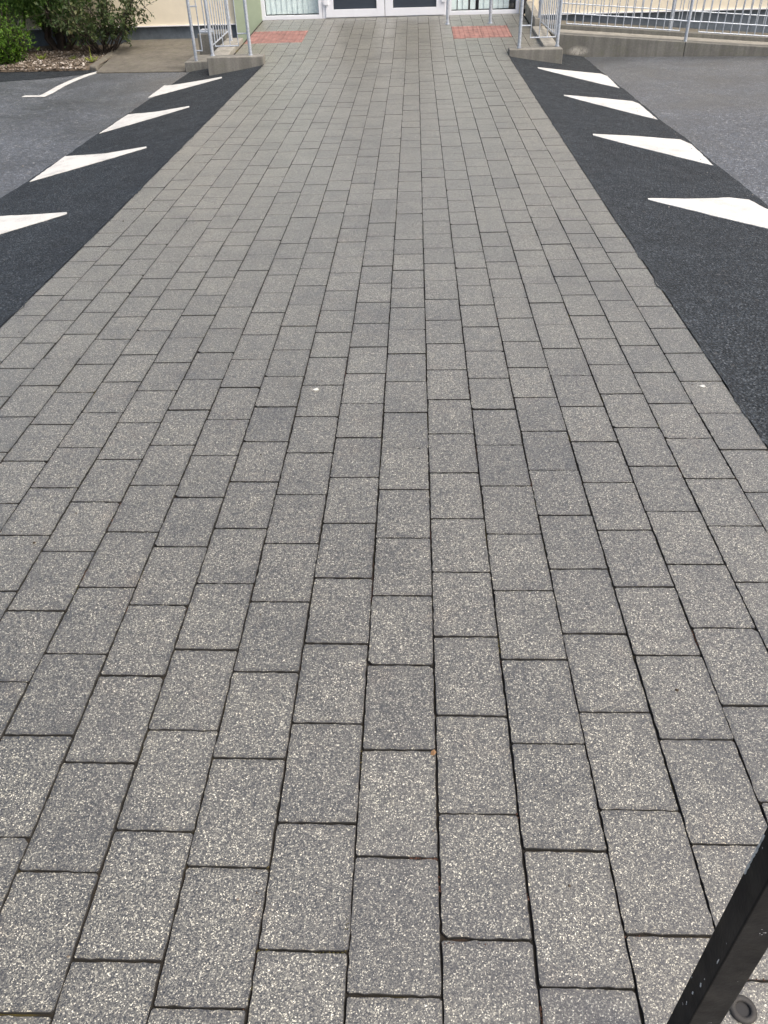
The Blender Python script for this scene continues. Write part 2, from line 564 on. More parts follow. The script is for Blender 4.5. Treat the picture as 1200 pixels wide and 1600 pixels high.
for c in range(-15, 10):
    x = X0 + (c + .5) * BW
    main = -12 <= c <= 6
    y = col_joint(c) if main else rng.uniform(0, .24)
    y -= math.ceil((y + 1.6) / BL) * BL
    end = FACADE - .02
    while y < end:
        a, b = y, y + BL
        y += BL
        if not main and b < 11.36:
            continue
        if not main and a < 11.3:
            a = 11.3
        if b > end:
            b = end
        segs = [(a, b)]
        if any(t0 <= c < t1 for t0, t1 in TILES):
            if a < TILE_Y1 and b > TILE_Y0:
                segs = [(a, min(b, TILE_Y0)), (max(a, TILE_Y1), b)]
        for a, b in segs:
            if b - a < .03:
                continue
            full = abs(b - a - BL) < 1e-6
            yc = (a + b) / 2 + rng.uniform(-.0012, .0012)
            ps = [project((x + sx * BW / 2, yy, zpath(yy))) for sx, yy in ((-1, a), (1, a), (1, b), (-1, b))]
            area = 0
            if all(ps):
                inside = sum(0 <= p[0] <= 1200 and 0 <= p[1] <= 1600 for p in ps)
                if inside:
                    area = abs(sum(ps[i][0] * ps[(i + 1) % 4][1] - ps[(i + 1) % 4][0] * ps[i][1] for i in range(4))) / 2 * (.4 + .15 * inside)
            blocks.append((area if full else 0, x + rng.uniform(-.0009, .0009), yc, b - a, (zpath(b) - zpath(a)) / (b - a)))
blocks.sort(key=lambda t: -t[0])
for i, (area, x, yc, l, sl_) in enumerate(blocks[:300]):
    o = link('paving_block', rng.choice(NEAR_VARIANTS if i < 150 else VARIANTS), None, path)
    o.location = (x, yc, zpath(yc) + rng.uniform(-.0011, .0011))
    o.rotation_euler = (math.atan(sl_) + rng.uniform(-.003, .003), rng.uniform(-.004, .004), rng.uniform(-.0035, .0035) + (math.pi if rng.random() < .5 else 0))
mb = MB()
tone, midx = [], []
for area, x, yc, l, sl_ in blocks[300:]:
    vs, fs = block_geo(BW - GAP, l - GAPL, rng)
    a = rng.uniform(-.003, .003)
    dz = rng.uniform(-.0011, .0011)
    tx = rng.uniform(-.004, .004)
    mb.add([(x + u - v * a, yc + v + u * a, zpath(yc) + w + v * sl_ + u * tx + dz) for u, v, w in vs], fs)
    tone += [rng.random()] * len(vs)
    midx += [0] + [1] * (len(fs) - 1)
me = mb.mesh('paving_blocks_beyond')
at = me.attributes.new('tone', 'FLOAT', 'POINT')
at.data.foreach_set('value', tone)
me.materials.append(MT['paver_all'])
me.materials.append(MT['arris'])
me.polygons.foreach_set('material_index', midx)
tag(link('paving_blocks_beyond', me, None, path), kind='stuff')

# moss cushions and crumbs of soil in the nearest joints
def joint_moss():
    R_ = random.Random(4)
    segs = [((405, 1352), (421, 1356), 0), ((399, 1486), (418, 1485), 0), ((490, 1488), (541, 1490), 0), ((543, 1432), (538, 1492), 0), ((690, 1473), (760, 1474), 1),
            ((380, 1573), (384, 1575), 1), ((818, 1385), (825, 1405), 1), ((806, 1268), (809, 1278), 1), ((640, 1340), (684, 1342), 1), ((975, 1464), (1000, 1464), 1), ((936, 1290), (942, 1310), 0), ((1195, 1530), (1150, 1528), 1)]
    spots = []
    for a, b, k in segs:
        pa, pb = gz(*a), gz(*b)
        for i in range(max(3, int((pb - pa).length / .0022))):
            spots.append((pa.lerp(pb, R_.random()), k))
    for area, x, yc, l, _ in blocks[:200]:
        if R_.random() < .16:
            sx = R_.choice((-1, 1))
            y0 = yc + R_.uniform(-.12, .12)
            k = R_.random() < .5
            for i in range(R_.randrange(5, 22)):
                spots.append((Vector((x + sx * BW / 2, y0 + R_.gauss(0, .012), 0)), k))
    mb_, tn = MB(), []
    for p, k in spots:
        s_ = R_.uniform(.0010, .0026)
        p = p + Vector((R_.gauss(0, .0012), R_.gauss(0, .0012), zpath(p.y) - .0028 + R_.uniform(0, .0022)))
        q = [Vector(v) for v in ((1, 0, 0), (-1, 0, 0), (0, 1, 0), (0, -1, 0), (0, 0, .9), (0, 0, -.9))]
        rot = Matrix.Rotation(R_.uniform(0, 6), 3, 'Z')
        mb_.add([p + rot @ (v * s_) for v in q], [(0, 2, 4), (2, 1, 4), (1, 3, 4), (3, 0, 4), (2, 0, 5), (1, 2, 5), (3, 1, 5), (0, 3, 5)])
        tn += [R_.uniform(0, .45) + .55 * k] * 6
    me = mb_.mesh('joint_moss')
    me.attributes.new('tone', 'FLOAT', 'POINT').data.foreach_set('value', tn)
    mm = N('moss')
    mm.color(mm.ramp(mm.attr('tone'), [(0, (.055, .05, .010)), (.4, (.09, .075, .02)), (.6, (.07, .03, .018)), (1, (.10, .05, .035))])).rough(.95)
    tag(link('joint_moss', me, mm.m), 'brown and olive moss in the joints of the nearest blocks', 'moss', kind='stuff')
joint_moss()

# ------------------------------------------------------------------ white ramp triangles
TRI = {
 'L': [('farthest', [(232, 151.7), (256.7, 133.3), (281, 131), (346, 119.8), (346.5, 121.6)]),
       ('second farthest', [(155.3, 208), (200, 178.5), (243, 174.5), (295.5, 165.4), (296, 166.8)]),
       ('second nearest', [(46, 283.5), (101.5, 244), (165, 239.5), (228.3, 228.6), (228.8, 230.4)]),
       ('nearest', [(-118, 400), (-45, 339.5), (56, 334.5), (104, 331), (105, 333.4)])],
 'R': [('farthest', [(968, 137.5), (841, 106.8), (840, 104.8), (938, 114.8), (948.5, 118.5)]),
       ('second farthest', [(1027.5, 186.7), (882, 149.5), (880.5, 147.8), (935, 152.5), (988, 157.8), (999, 162)]),
       ('second nearest', [(1115, 258.5), (927, 211.2), (926, 208.8), (990, 212), (1063, 217.7), (1081, 225.5)]),
       ('nearest', [(1243, 367), (1013, 311.5), (1012, 309.3), (1080, 310.2), (1140, 308.3), (1170, 311.7), (1204, 329)])]}
def subdiv_poly(pts, step=.05):
    out = []
    for i, p in enumerate(pts):
        q = pts[(i + 1) % len(pts)]
        k = max(1, int((q - p).length / step))
        for j in range(k):
            r = p.lerp(q, j / k)
            out.append(r + Vector((random.uniform(-.004, .004), random.uniform(-.004, .004), 0)) * (1 if j else .3))
    return out
for side, items in TRI.items():
    for which, px in items:
        pts = subdiv_poly([on_strip(*p) for p in px])
        n = len(pts)
        pts = [Vector((p.x, p.y, zstrip(p.x, p.y))) for p in pts]
        vs = [p + Vector((0, 0, .0035)) for p in pts] + [p - Vector((0, 0, .004)) for p in pts]
        bm = bmesh.new()
        bv = [bm.verts.new(v) for v in vs]
        top = bm.faces.new(bv[:n])
        for i in range(n):
            bm.faces.new((bv[i], bv[n + i], bv[n + (i + 1) % n], bv[(i + 1) % n]))
        bmesh.ops.triangulate(bm, faces=[top])
        bmesh.ops.recalc_face_normals(bm, faces=bm.faces)
        me = bpy.data.meshes.new('ramp_triangle')
        bm.to_mesh(me); bm.free()
        tag(link('ramp_triangle', me, MT['paint']),
            f"{which} white painted triangle on the {'left' if side == 'L' else 'right'} dark asphalt strip", 'road marking',
            f"ramp triangles {'left' if side == 'L' else 'right'} of the path")
# bent white bay line on the old asphalt
ln = [gz(*p, LOW + .005) for p in ((36, 150.3), (66, 150), (76, 145.5), (96, 134), (117, 124.5), (137, 117), (156, 111.8))]
def ribbon(pts, w):
    L, R = [], []
    for i, p in enumerate(pts):
        d0 = (p - pts[i - 1]).normalized() if i else (pts[1] - p).normalized()
        d1 = (pts[i + 1] - p).normalized() if i < len(pts) - 1 else d0
        t = (d0 + d1).normalized()
        nrm = Vector((-t.y, t.x, 0)) / max(.5, t.dot(d0))
        L.append(p + nrm * w / 2); R.append(p - nrm * w / 2)
    n = len(pts)
    return MB().add(L + R, [(i, n + i, n + i + 1, i + 1) for i in range(n - 1)])
tag(ribbon(ln, .105).build('bay_line', MT['paint']), 'bent white painted line on worn asphalt beside the planting bed', 'road marking')

# small white droppings on the blocks
for (x, y), lb in (((494, 609), 'small white dropping on a block left of the path centre'), ((1098, 604), 'small white dropping on a block near the right path edge')):
    p = gz(x, y)
    poly = [(p.x + .0105 * math.cos(t) * (1 + .35 * math.sin(3 * t + x)), p.y + .009 * math.sin(t) * (1 + .3 * math.cos(2 * t + x))) for t in frange(0, 2 * math.pi, 13)[:-1]]
    tag(MB().prism(poly, .0005, .0032).build('dropping', MT['white']), lb, 'dropping')

# a brown leaf scrap and loose grit on the blocks
lp = gz(677, 1177)
lf = MB().add([(lp.x - .006, lp.y - .004, .0008), (lp.x + .001, lp.y - .007, .0025), (lp.x + .007, lp.y + .002, .0012), (lp.x + .002, lp.y + .007, .0045), (lp.x - .005, lp.y + .004, .0018)], [(0, 1, 2, 3, 4)])
lf = lf.build('leaf_scrap', mat_plain('dry_leaf', (.20, .115, .055), .8, .3, 80))
md = lf.modifiers.new('thick', 'SOLIDIFY'); md.thickness = .0006
tag(lf, 'tiny orange brown leaf scrap by a joint near the path centre', 'leaf')
def grit():
    R_ = random.Random(8)
    mb_, tn = MB(), []
    pts = [(gz(54, 849), .1), (gz(1057, 1079), .05), (gz(193, 206 + 140), .05), (gz(354, 206), .05), (on_strip(1045, 324), 1.0)]
    for k in range(260):
        y = R_.uniform(.5, 8)
        x = R_.uniform(EL_, ER_) if R_.random() < .5 else R_.choice((EL_ + R_.expovariate(14), ER_ - R_.expovariate(14)))
        pts.append((Vector((x, y, zpath(y))), R_.random()))
    for k in range(160):
        side = R_.choice((-1, 1))
        y = R_.uniform(1.5, 10)
        x = (OUT_L if side < 0 else OUT_R) + R_.gauss(0, .12)
        z = zstrip(x, y) if OUT_L < x < OUT_R else zlow(x)
        pts.append((Vector((x, y, z + .003)), R_.uniform(.3, 1)))
    for i, (p, t) in enumerate(pts):
        s_ = R_.uniform(.0012, .0034) if i > 4 else .006
        if abs(p.x) > 2: s_ *= 1.8
        q = [Vector(v) * R_.uniform(.7, 1.2) for v in ((1, 0, 0), (-1, 0, 0), (0, 1, 0), (0, -1, 0), (0, 0, .7), (0, 0, -.5))]
        rot = Matrix.Rotation(R_.uniform(0, 6), 3, 'Z')
        mb_.add([p + Vector((0, 0, s_ * .4)) + rot @ (v * s_) for v in q], [(0, 2, 4), (2, 1, 4), (1, 3, 4), (3, 0, 4), (2, 0, 5), (1, 2, 5), (3, 1, 5), (0, 3, 5)])
        tn += [t] * 6
    me = mb_.mesh('loose_grit')
    me.attributes.new('tone', 'FLOAT', 'POINT').data.foreach_set('value', tn)
    tag(link('loose_grit', me, MT['stone']), 'scattered loose grit on the blocks and asphalt', 'grit', kind='stuff')
grit()

# ------------------------------------------------------------------ tactile panels
def tile_mesh():
    w, l = BW * 5 / 2 - .003, (TILE_Y1 - TILE_Y0) / 2 - .003
    mb = MB().box(-w / 2, w / 2, -l / 2, l / 2, -.02, .001, .003)
    for i in range(6):
        for j in range(7):
            x, y = -w / 2 + (i + .5) * w / 6, -l / 2 + (j + .5) * l / 7
            a = [(x + .017 * math.cos(t), y + .017 * math.sin(t), .0005) for t in frange(0, 2 * math.pi, 9)[:-1]]
            b = [(x + .010 * math.cos(t), y + .010 * math.sin(t), .0065) for t in frange(0, 2 * math.pi, 9)[:-1]]
            mb.add(a + b, [tuple(range(8, 16))] + [(k, (k + 1) % 8, 8 + (k + 1) % 8, 8 + k) for k in range(8)])
    me = mb.mesh('tactile_tile')
    me.materials.append(MT['red'])
    return me
tm = tile_mesh()
for (c0, c1), lb in zip(TILES, ('red blister tactile paving panel in front of the left window', 'red blister tactile paving panel behind the right concrete kerb end')):
    yc = (TILE_Y0 + TILE_Y1) / 2
    t = tag(empty('tactile_panel', (X0 + (c0 + c1) / 2 * BW, yc, zpath(yc))), lb, 'tactile paving', 'red tactile panels')
    t.rotation_euler[0] = math.atan(RAMP_S)
    for i in (-1, 1):
        for j in (-1, 1):
            o = link('tile', tm, None, t)
            o.location = (i * BW * 5 / 4, j * (TILE_Y1 - TILE_Y0) / 4, random.uniform(-.001, .001))

# ------------------------------------------------------------------ building
B = tag(empty('entrance_building', (0, FACADE, 0)), 'cream rendered building with white glazed double doors and dark blue plinth', 'building')
def bpart(name, mb, mat, parent=B):
    o = mb.build(name, MT[mat])
    o.parent = parent
    if parent is B:
        o.matrix_parent_inverse = Matrix.Translation((0, -FACADE, 0))
    return o
Y = FACADE
WL, DL, DR, WR = -2.43, -1.425, .475, 1.63      # opening edges on the facade
ZT = .225                                        # threshold
HD = 2.35                                        # head of the openings
bpart('wall', MB().box(-9, -2.86, Y + .02, Y + .3, .205, 3.0), 'cream')
bpart('wall', MB().box(1.86, 9, Y + .02, Y + .3, .225, 3.0), 'cream')
bpart('wall', MB().box(-2.86, 1.86, Y + .02, Y + .3, HD, 3.0), 'cream')
bpart('drip_bead', MB().box(-9, -2.862, Y - .005, Y + .25, .195, .207), 'upvc')
bpart('drip_bead', MB().box(1.862, 9, Y - .005, Y + .25, .213, .227), 'upvc')
bpart('plinth', MB().box(-9, -2.862, Y + .05, Y + .28, -.4, .194), 'plinth')
bpart('plinth', MB().box(1.862, 9, Y + .05, Y + .28, -.4, .212), 'plinth')
bpart('pillar', MB().box(-2.859, WL - .002, Y - .04, Y + .28, -.2, HD), 'green')
bpart('reveal', MB().box(WR + .002, 1.859, Y - .03, Y + .28, -.2, HD), 'cream')
bpart('roof', MB().box(-9.2, 9.2, Y - .25, Y + 6, 3.0, 3.18, .02), 'upvc')
bpart('back_wall', MB().box(-9, 9, Y + 5.5, Y + 5.7, -.2, 3.0), 'cream')
bpart('side_wall', MB().box(-9, -8.8, Y + .31, Y + 5.49, -.4, 2.99), 'cream')
bpart('side_wall', MB().box(8.8, 9, Y + .31, Y + 5.49, -.4, 2.99), 'cream')
bpart('floor', MB().box(-8.7, 8.7, Y + .06, Y + 5.49, -.1, ZT - .03), 'dark')
bpart('threshold', MB().box(WL, WR, Y - .02, Y + .1, -.1, ZT + .012), 'upvc')

def frame(x0, x1, z0, z1, y0, y1, sx, sb, st=None):
    st = st or sx
    mb = MB()
    mb.box(x0, x0 + sx, y0, y1, z0, z1, .004)
    mb.box(x1 - sx, x1, y0, y1, z0, z1, .004)
    mb.box(x0 + sx, x1 - sx, y0, y1, z0, z0 + sb, .004)
    mb.box(x0 + sx, x1 - sx, y0, y1, z1 - st, z1, .004)
    return mb
def window(x0, x1, slat_gaps, lb):
    z0, z1 = ZT + .014, HD - .01
    w = bpart('window', frame(x0, x1, z0, z1, Y - .015, Y + .06, .055, .06), 'upvc')
    w['label'] = lb
    bpart('pane', MB().box(x0 + .05, x1 - .05, Y + .02, Y + .028, z0 + .055, z1 - .05), 'pane', w)
    for xa, xb in slat_gaps:
        bpart('blind_slat', MB().hexa([(xa, Y + .10, z0 + .07), (xb, Y + .115, z0 + .07), (xb, Y + .117, z0 + .07), (xa, Y + .102, z0 + .07)],
                                      [(xa, Y + .10, z1), (xb, Y + .115, z1), (xb, Y + .117, z1), (xa, Y + .102, z1)]), 'blind', w)
    return w
sl_l = [(x, x + .088) for x in [WL + .06 + .085 * i for i in range(11)]]
window(WL, DL - .04, sl_l, 'window with closed pale vertical blinds')
gaps = [.0, .012, .0, .03, .05, .0, .055, .0, .0, .05, .02]
sl_r, x = [], DR + .1
for i in range(11):
    x += gaps[i]
    if x + .085 > WR - .06:
        break
    sl_r.append((x, x + .082)); x += .084
window(DR + .04, WR, sl_r, 'window with half open vertical blinds')
# doors
mid = (DL + DR) / 2
dfr = bpart('door_frame', frame(DL - .035, DR + .035, ZT + .014, HD - .01, Y - .012, Y + .07, .05, .012), 'upvc')
for x0, x1, hs in ((DL + .018, mid - .004, -1), (mid + .004, DR - .018, 1)):
    d = bpart('door', frame(x0, x1, ZT + .032, HD - .065, Y - .03, Y + .03, .125, .105), 'upvc')
    bpart('pane', MB().box(x0 + .12, x1 - .12, Y - .004, Y + .006, ZT + .13, HD - .2), 'glass', d)
    bpart('gasket', frame(x0 + .118, x1 - .118, ZT + .128, HD - .182, Y - .026, Y - .02, .008, .008), 'rubber', d)
    hx = x0 + .035 if hs < 0 else x1 - .035
    for z in (ZT + .2, 1.25, 2.05):
        bpart('hinge', MB().box(hx - .012 - .05 * (hs < 0), hx + .012 + .05 * (hs > 0), Y - .05, Y - .031, z, z + .09, .004), 'upvc', d)
    kx = x1 - .06 if hs < 0 else x0 + .06
    bpart('handle', MB().tube([(kx, Y - .03, 1.15), (kx, Y - .09, 1.17), (kx, Y - .09, 1.5), (kx, Y - .03, 1.52)], .012), 'galv', d)
# black drain shoe by the right window corner
tag(MB().tube([(1.70, Y - .075, .62), (1.70, Y - .075, .36), (1.70, Y - .10, .31), (1.68, Y - .2, .285)], .036, 12).tube([(1.70, Y - .075, .55), (1.70, Y - .075, 2.9)], .034, 12)
    .build('drain_pipe', MT['rubber']), 'black drain pipe shoe at the right corner of the glazed front', 'drain pipe')

# ------------------------------------------------------------------ concrete kerbs, walls and slabs
def solid(name, mb, mat, lb, cat, bev=.01, group=None):
    o = mb.build(name, MT[mat])
    if bev:
        m = o.modifiers.new('bevel', 'BEVEL')
        m.width = bev; m.segments = 2; m.limit_method = 'ANGLE'
    return tag(o, lb, cat, group)
# end walls across the kerb line, tops dipping a little
solid('kerb_end', MB().hexa([(-2.63, 11.1, -.3), (EL_ - .002, 11.1, -.3), (EL_ - .002, 11.29, -.3), (-2.63, 11.29, -.3)],
                            [(-2.63, 11.1, .137), (EL_ - .002, 11.1, .137), (EL_ - .002, 11.29, .145), (-2.63, 11.29, .14)]),
      'conc', 'concrete kerb end wall left of the path under two posts', 'kerb', group='concrete kerb ends')
solid('kerb_end', MB().hexa([(ER_ + .002, 11.28, -.3), (1.862, 11.28, -.3), (1.862, 11.54, -.3), (ER_ + .002, 11.47, -.3)],
                            [(ER_ + .002, 11.28, .124), (1.862, 11.28, .117), (1.862, 11.54, .117), (ER_ + .002, 11.47, .124)]),
      'conc', 'concrete kerb end wall right of the path under two posts', 'kerb', group='concrete kerb ends')
# low kerbs running back along the landing
def kerb_run(x0, x1, y0, y1, up, lb):
    t = lambda y: zpath(y) + up
    return solid('landing_kerb', MB().hexa([(x0, y0, -.3), (x1, y0, -.3), (x1, y1, -.3), (x0, y1, -.3)],
                                           [(x0, y0, t(y0)), (x1, y0, t(y0)), (x1, y1, t(y1)), (x0, y1, t(y1))]), 'conc_light', lb, 'kerb')
kerb_run(-2.66, -2.43, 11.292, 12.62, .055, 'pale concrete kerb behind the left kerb end under the railing')
kerb_run(1.66, 1.84, 11.57, 12.95, .05, 'pale concrete kerb behind the right kerb end under the railing')
solid('upstand', MB().hexa([(1.70, 13.0, -.3), (1.80, 13.0, -.3), (1.80, FACADE - .22, -.3), (1.70, FACADE - .22, -.3)],
                           [(1.70, 13.0, .30), (1.80, 13.0, .30), (1.80, FACADE - .22, .42), (1.70, FACADE - .22, .42)]),
      'conc_light', 'short sloping concrete upstand beside the drain pipe', 'upstand', .012)
# left: slab, step and block behind post
solid('step', MB().hexa([(-3.14, 11.94, -.3), (-2.664, 11.94, -.3), (-2.664, 12.55, -.3), (-3.14, 12.55, -.3)],
                        [(-3.14, 11.94, -.008), (-2.664, 11.94, 0), (-2.664, 12.55, .01), (-3.14, 12.55, .005)]),
      'conc', 'low concrete step left of the left kerb end', 'step')
solid('pier', MB().box(-3.06, -2.668, 12.56, 13.1, -.3, .255), 'wall_conc', 'concrete pier behind the railing left of the landing', 'pier')
solid('pier_box', MB().box(-3.03, -2.88, 12.6, 12.78, .2565, .3), 'galv', 'small grey metal box on the concrete pier', 'box', .006)
# concrete footpath between bed and steps
def fp(x, y):
    return LOW + .012 + (y - 12) * .055
fpp = [(-4.42, 12.03), (-3.12, 11.96), (-3.12, FACADE + .05), (-4.66, FACADE + .05)]
o = MB().add([(x, y, fp(x, y)) for x, y in fpp] + [(x, y, -.4) for x, y in fpp], [(0, 1, 2, 3), (0, 4, 5, 1), (3, 7, 4, 0), (1, 5, 6, 2), (2, 6, 7, 3)]).build('concrete_footpath', MT['slab'])
tag(o, kind='structure')
# right: access ramp wall, ledge, kerb and ramp surface
def rz(x): return .163 - .0752 * (x - 2.022)
RX = frange(1.9, 7.5, 9)
def long_solid(x0, x1, y0, y1, up):
    return MB().hexa([(x0, y0, -.5), (x1, y0, -.5), (x1, y1, -.5), (x0, y1, -.5)],
                     [(x0, y0, rz(x0) + up), (x1, y0, rz(x1) + up), (x1, y1, rz(x1) + up + .004), (x0, y1, rz(x0) + up + .004)])
rw = tag(empty('ramp_wall', (4.5, 12.38, LOW)), 'long concrete ramp wall along the right side of the car park', 'wall')
def rpart(name, mb, mat, bev=.008):
    o = mb.build(name, MT[mat], rw)
    o.matrix_parent_inverse = Matrix.Translation((-4.5, -12.38, -LOW))
    if bev:
        m = o.modifiers.new('bevel', 'BEVEL'); m.width = bev; m.segments = 2; m.limit_method = 'ANGLE'
rpart('face', long_solid(1.87, 3.695, 12.38, 12.6, -.004), 'wall_conc')
rpart('face', long_solid(3.70, 5.9, 12.38, 12.6, -.004), 'wall_conc')
rpart('ledge', long_solid(1.87, 5.9, 12.602, 12.98, -.003), 'conc_light', 0)
rpart('upstand', long_solid(1.87, 5.9, 12.984, 13.12, .055), 'wall_conc')
rpart('ramp_deck', long_solid(1.87, 5.9, 13.122, FACADE + .04, -.01), 'slab', 0)
# pale splash mark on the wall
poly = []
for t in frange(0, 2 * math.pi, 25)[:-1]:
    k = 1 + .25 * noise.noise(Vector((math.cos(t) * 2, math.sin(t) * 2, 1)))
    poly.append((2.25 + .2 * math.cos(t) * k, -.045 + .075 * math.sin(t) * k))
mk = N('limewash'); mk.color((.55, .53, .47)).rough(.9)
vd = mk.node('ShaderNodeVectorMath', operation='MULTIPLY')
vs_ = mk.node('ShaderNodeVectorMath', operation='SUBTRACT'); vs_.inputs[1].default_value = (2.25, 12.3765, -.045)
mk.link(mk.pos, vs_.inputs[0]); mk.link(vs_.outputs[0], vd.inputs[0]); vd.inputs[1].default_value = (1, 0, 2.3)
vl = mk.node('ShaderNodeVectorMath', operation='LENGTH'); mk.link(vd.outputs[0], vl.inputs[0])
al = mk.math('MULTIPLY', mk.ramp(mk.noise(14, 5, .8), [(.3, .15), (.6, .9)]), mk.ramp(vl.outputs['Value'], [(0, 1), (.07, .9), (.17, 0)]))
mk.link(al, mk.b.inputs['Alpha'])
tag(MB().add([(x, 12.3765, z) for x, z in poly], [tuple(range(24))]).build('lime_stain', mk.m), 'pale splash stain at the foot of the ramp wall', 'stain')

# ------------------------------------------------------------------ railings
PR = .021
def post(mbx, x, y, z0, z1, lean=(0, 0)):
    return mbx.tube([(x, y, z0), (x + lean[0], y + lean[1], z1)], PR, 12)
def bars(parent, pts, r=.006, name='bar'):
    for a, b in pts:
        MB().tube([a, b], r, 6).build(name, MT['galv'], parent)
TOP = 1.12
def front_panel(xa, xb, y, zb, bar_xs, conn_from, lb, z_base):
    """two posts and a narrow framed panel between them"""
    r = tag(empty('railing', (0, 0, 0)), lb, 'railing', 'galvanised railings')
    for x, yy, zz in z_base:
        MB().tube([(x, yy, zz - .03), (x, yy, zz + TOP)], PR, 12).build('post', MT['galv'], r)
        MB().tube([(x, yy, zz - .002), (x, yy, zz + .012)], PR + .008, 12).build('collar', MT['galv'], r)
    x0, x1 = min(bar_xs), max(bar_xs)
    bars(r, [((x0 - .006, y, zb), (x1 + .006, y, zb)), ((x0 - .006, y, zb + .87), (x1 + .006, y, zb + .87))], .008, 'rail')
    bars(r, [((x, y, zb), (x, y, zb + .87)) for x in bar_xs])
    cx = z_base[conn_from][0]
    near = min(bar_xs, key=lambda v: abs(v - cx))
    bars(r, [((cx, y, zz), (near, y, zz)) for zz in (zb + .13, zb + .75)], .009, 'connector')
    return r
BP, CP = (-2.575, 11.235, .138), (-2.083, 11.2, .138)
EP, FP = (1.318, 11.375, .127), (1.815, 11.50, .122)
front_panel(0, 0, 11.215, .245, (-2.52, -2.42, -2.33, -2.225), 1, 'galvanised railing with posts on the left concrete kerb end', (BP, CP))
front_panel(0, 0, 11.41, .232, (1.456, 1.562, 1.665, 1.765), 0, 'galvanised railing with posts on the right concrete kerb end', (EP, FP))
def side_panel(x, y0, y1, zb0, zb1, n, lb, end_post=None):
    r = tag(empty('railing', (0, 0, 0)), lb, 'railing', 'galvanised railings')
    bars(r, [((x, y0, zb0), (x, y1, zb1)), ((x, y0, zb0 + .87), (x, y1, zb1 + .87))], .009, 'rail')
    bars(r, [((x, y0 + (y1 - y0) * i / (n - 1), zb0 + (zb1 - zb0) * i / (n - 1)), (x, y0 + (y1 - y0) * i / (n - 1), zb0 + (zb1 - zb0) * i / (n - 1) + .87)) for i in range(n)], .0075)
    if end_post:
        MB().tube([end_post, (end_post[0], end_post[1], end_post[2] + TOP)], PR, 12).build('post', MT['galv'], r)
        e = Vector(end_post)
        MB().tube([e + Vector((0, 0, .25)), e + Vector((0, 0, .285))], PR + .007, 12).build('collar', MT['galv'], r)
    return r
side_panel(-2.57, 11.30, 12.34, .25, .30, 8, 'galvanised railing running back along the left landing kerb', (-2.56, 12.42, .18))
side_panel(1.80, 11.58, 13.0, .235, .25, 9, 'galvanised railing running back along the right landing kerb', (1.77, 13.04, .22))
# clamps on the posts
for p, side in ((BP, 'left'), (FP, 'right')):
    pass
# railing by the left step
r = tag(empty('railing', (0, 0, 0)), 'galvanised railing with post on the low concrete step', 'railing', 'galvanised railings')
MB().tube([(-2.985, 12.0, -.03), (-2.985, 12.0, TOP)], PR, 12).build('post', MT['galv'], r)
bars(r, [((-2.985, 12.0, .115), (-2.885, 12.0, .115)), ((-2.985, 12.0, .62), (-2.87, 12.0, .62))], .009, 'connector')
bars(r, [((-2.885, 12.0, .11), (-2.885, 12.0, 1.0)), ((-2.80, 12.0, .33), (-2.80, 12.0, 1.0)), ((-2.73, 12.0, .33), (-2.73, 12.0, 1.0))], .009)
bars(r, [((-2.885, 12.0, .33), (-2.70, 12.0, .33)), ((-2.885, 12.0, 1.0), (-2.70, 12.0, 1.0))], .008, 'rail')
# long front railing on the ramp wall
def ramp_rail(y, up, xs_posts, panels, pitch, lb, base):
    r = tag(empty('railing', (0, 0, 0)), lb, 'railing', 'galvanised railings')
    zb = lambda x: rz(x) + up
    for x in xs_posts:
        MB().tube([(x, y, rz(x) + base), (x, y, rz(x) + base + TOP)], PR, 12).build('post', MT['galv'], r)
    for xa, xb in panels:
        bars(r, [((xa, y, zb(xa)), (xb, y, zb(xb))), ((xa, y, zb(xa) + .118), (xb, y, zb(xb) + .118)), ((xa, y, zb(xa) + .86), (xb, y, zb(xb) + .86))], .008, 'rail')
        n = int(round((xb - xa) / pitch)) + 1
        bars(r, [((x, y, zb(x)), (x, y, zb(x) + .86)) for x in frange(xa, xb, n)], .0065)
        for x in xs_posts:
            for e in (xa, xb):
                if abs(e - x) < .25:
                    bars(r, [((x, y, zb(x) + .115), (e, y, zb(e) + .115)), ((x, y, zb(x) + .74), (e, y, zb(e) + .74))], .0085, 'connector')
    return r
ramp_rail(12.43, .117, (3.705, 5.75), ((2.06, 3.60), (3.86, 5.6)), .107, 'galvanised railing along the front edge of the ramp wall', -.03)
ramp_rail(13.055, .19, (3.64, 5.75), ((2.0, 3.55), (3.74, 5.6)), .112, 'galvanised railing along the inner upstand of the ramp', .02)
# hoop barrier in front of the right window
h = tag(empty('hoop_barrier', (.8, 13.6, zpath(13.6))), 'grey tubular hoop barrier in front of the right window', 'barrier')
def hp(name, mb, mat='galv'):
    o = mb.build(name, MT[mat], h); o.matrix_parent_inverse = Matrix.Translation((-.8, -13.6, -zpath(13.6)))
hx0, hx1, hy, hz = .485, 1.12, 13.6, zpath(13.6)
arc = lambda cx, s: [(cx + s * .1 * (1 - math.cos(a)), hy, hz + .9 + .1 * math.sin(a)) for a in frange(0, math.pi / 2, 6)]
hp('hoop', MB().tube([(hx0, hy, hz - .05)] + arc(hx0, 1) + list(reversed(arc(hx1, -1))) + [(hx1, hy, hz - .05)], .024, 12))
for x in (hx0, hx1):
    hp('flange', MB().tube([(x, hy, hz - .003), (x, hy, hz + .008)], .04, 14))
hp('cap', MB().tube([(hx0 - .05, hy - .01, hz + .02), (hx0 - .02, hy - .01, hz + .05)], [.012, .018], 8), 'white')

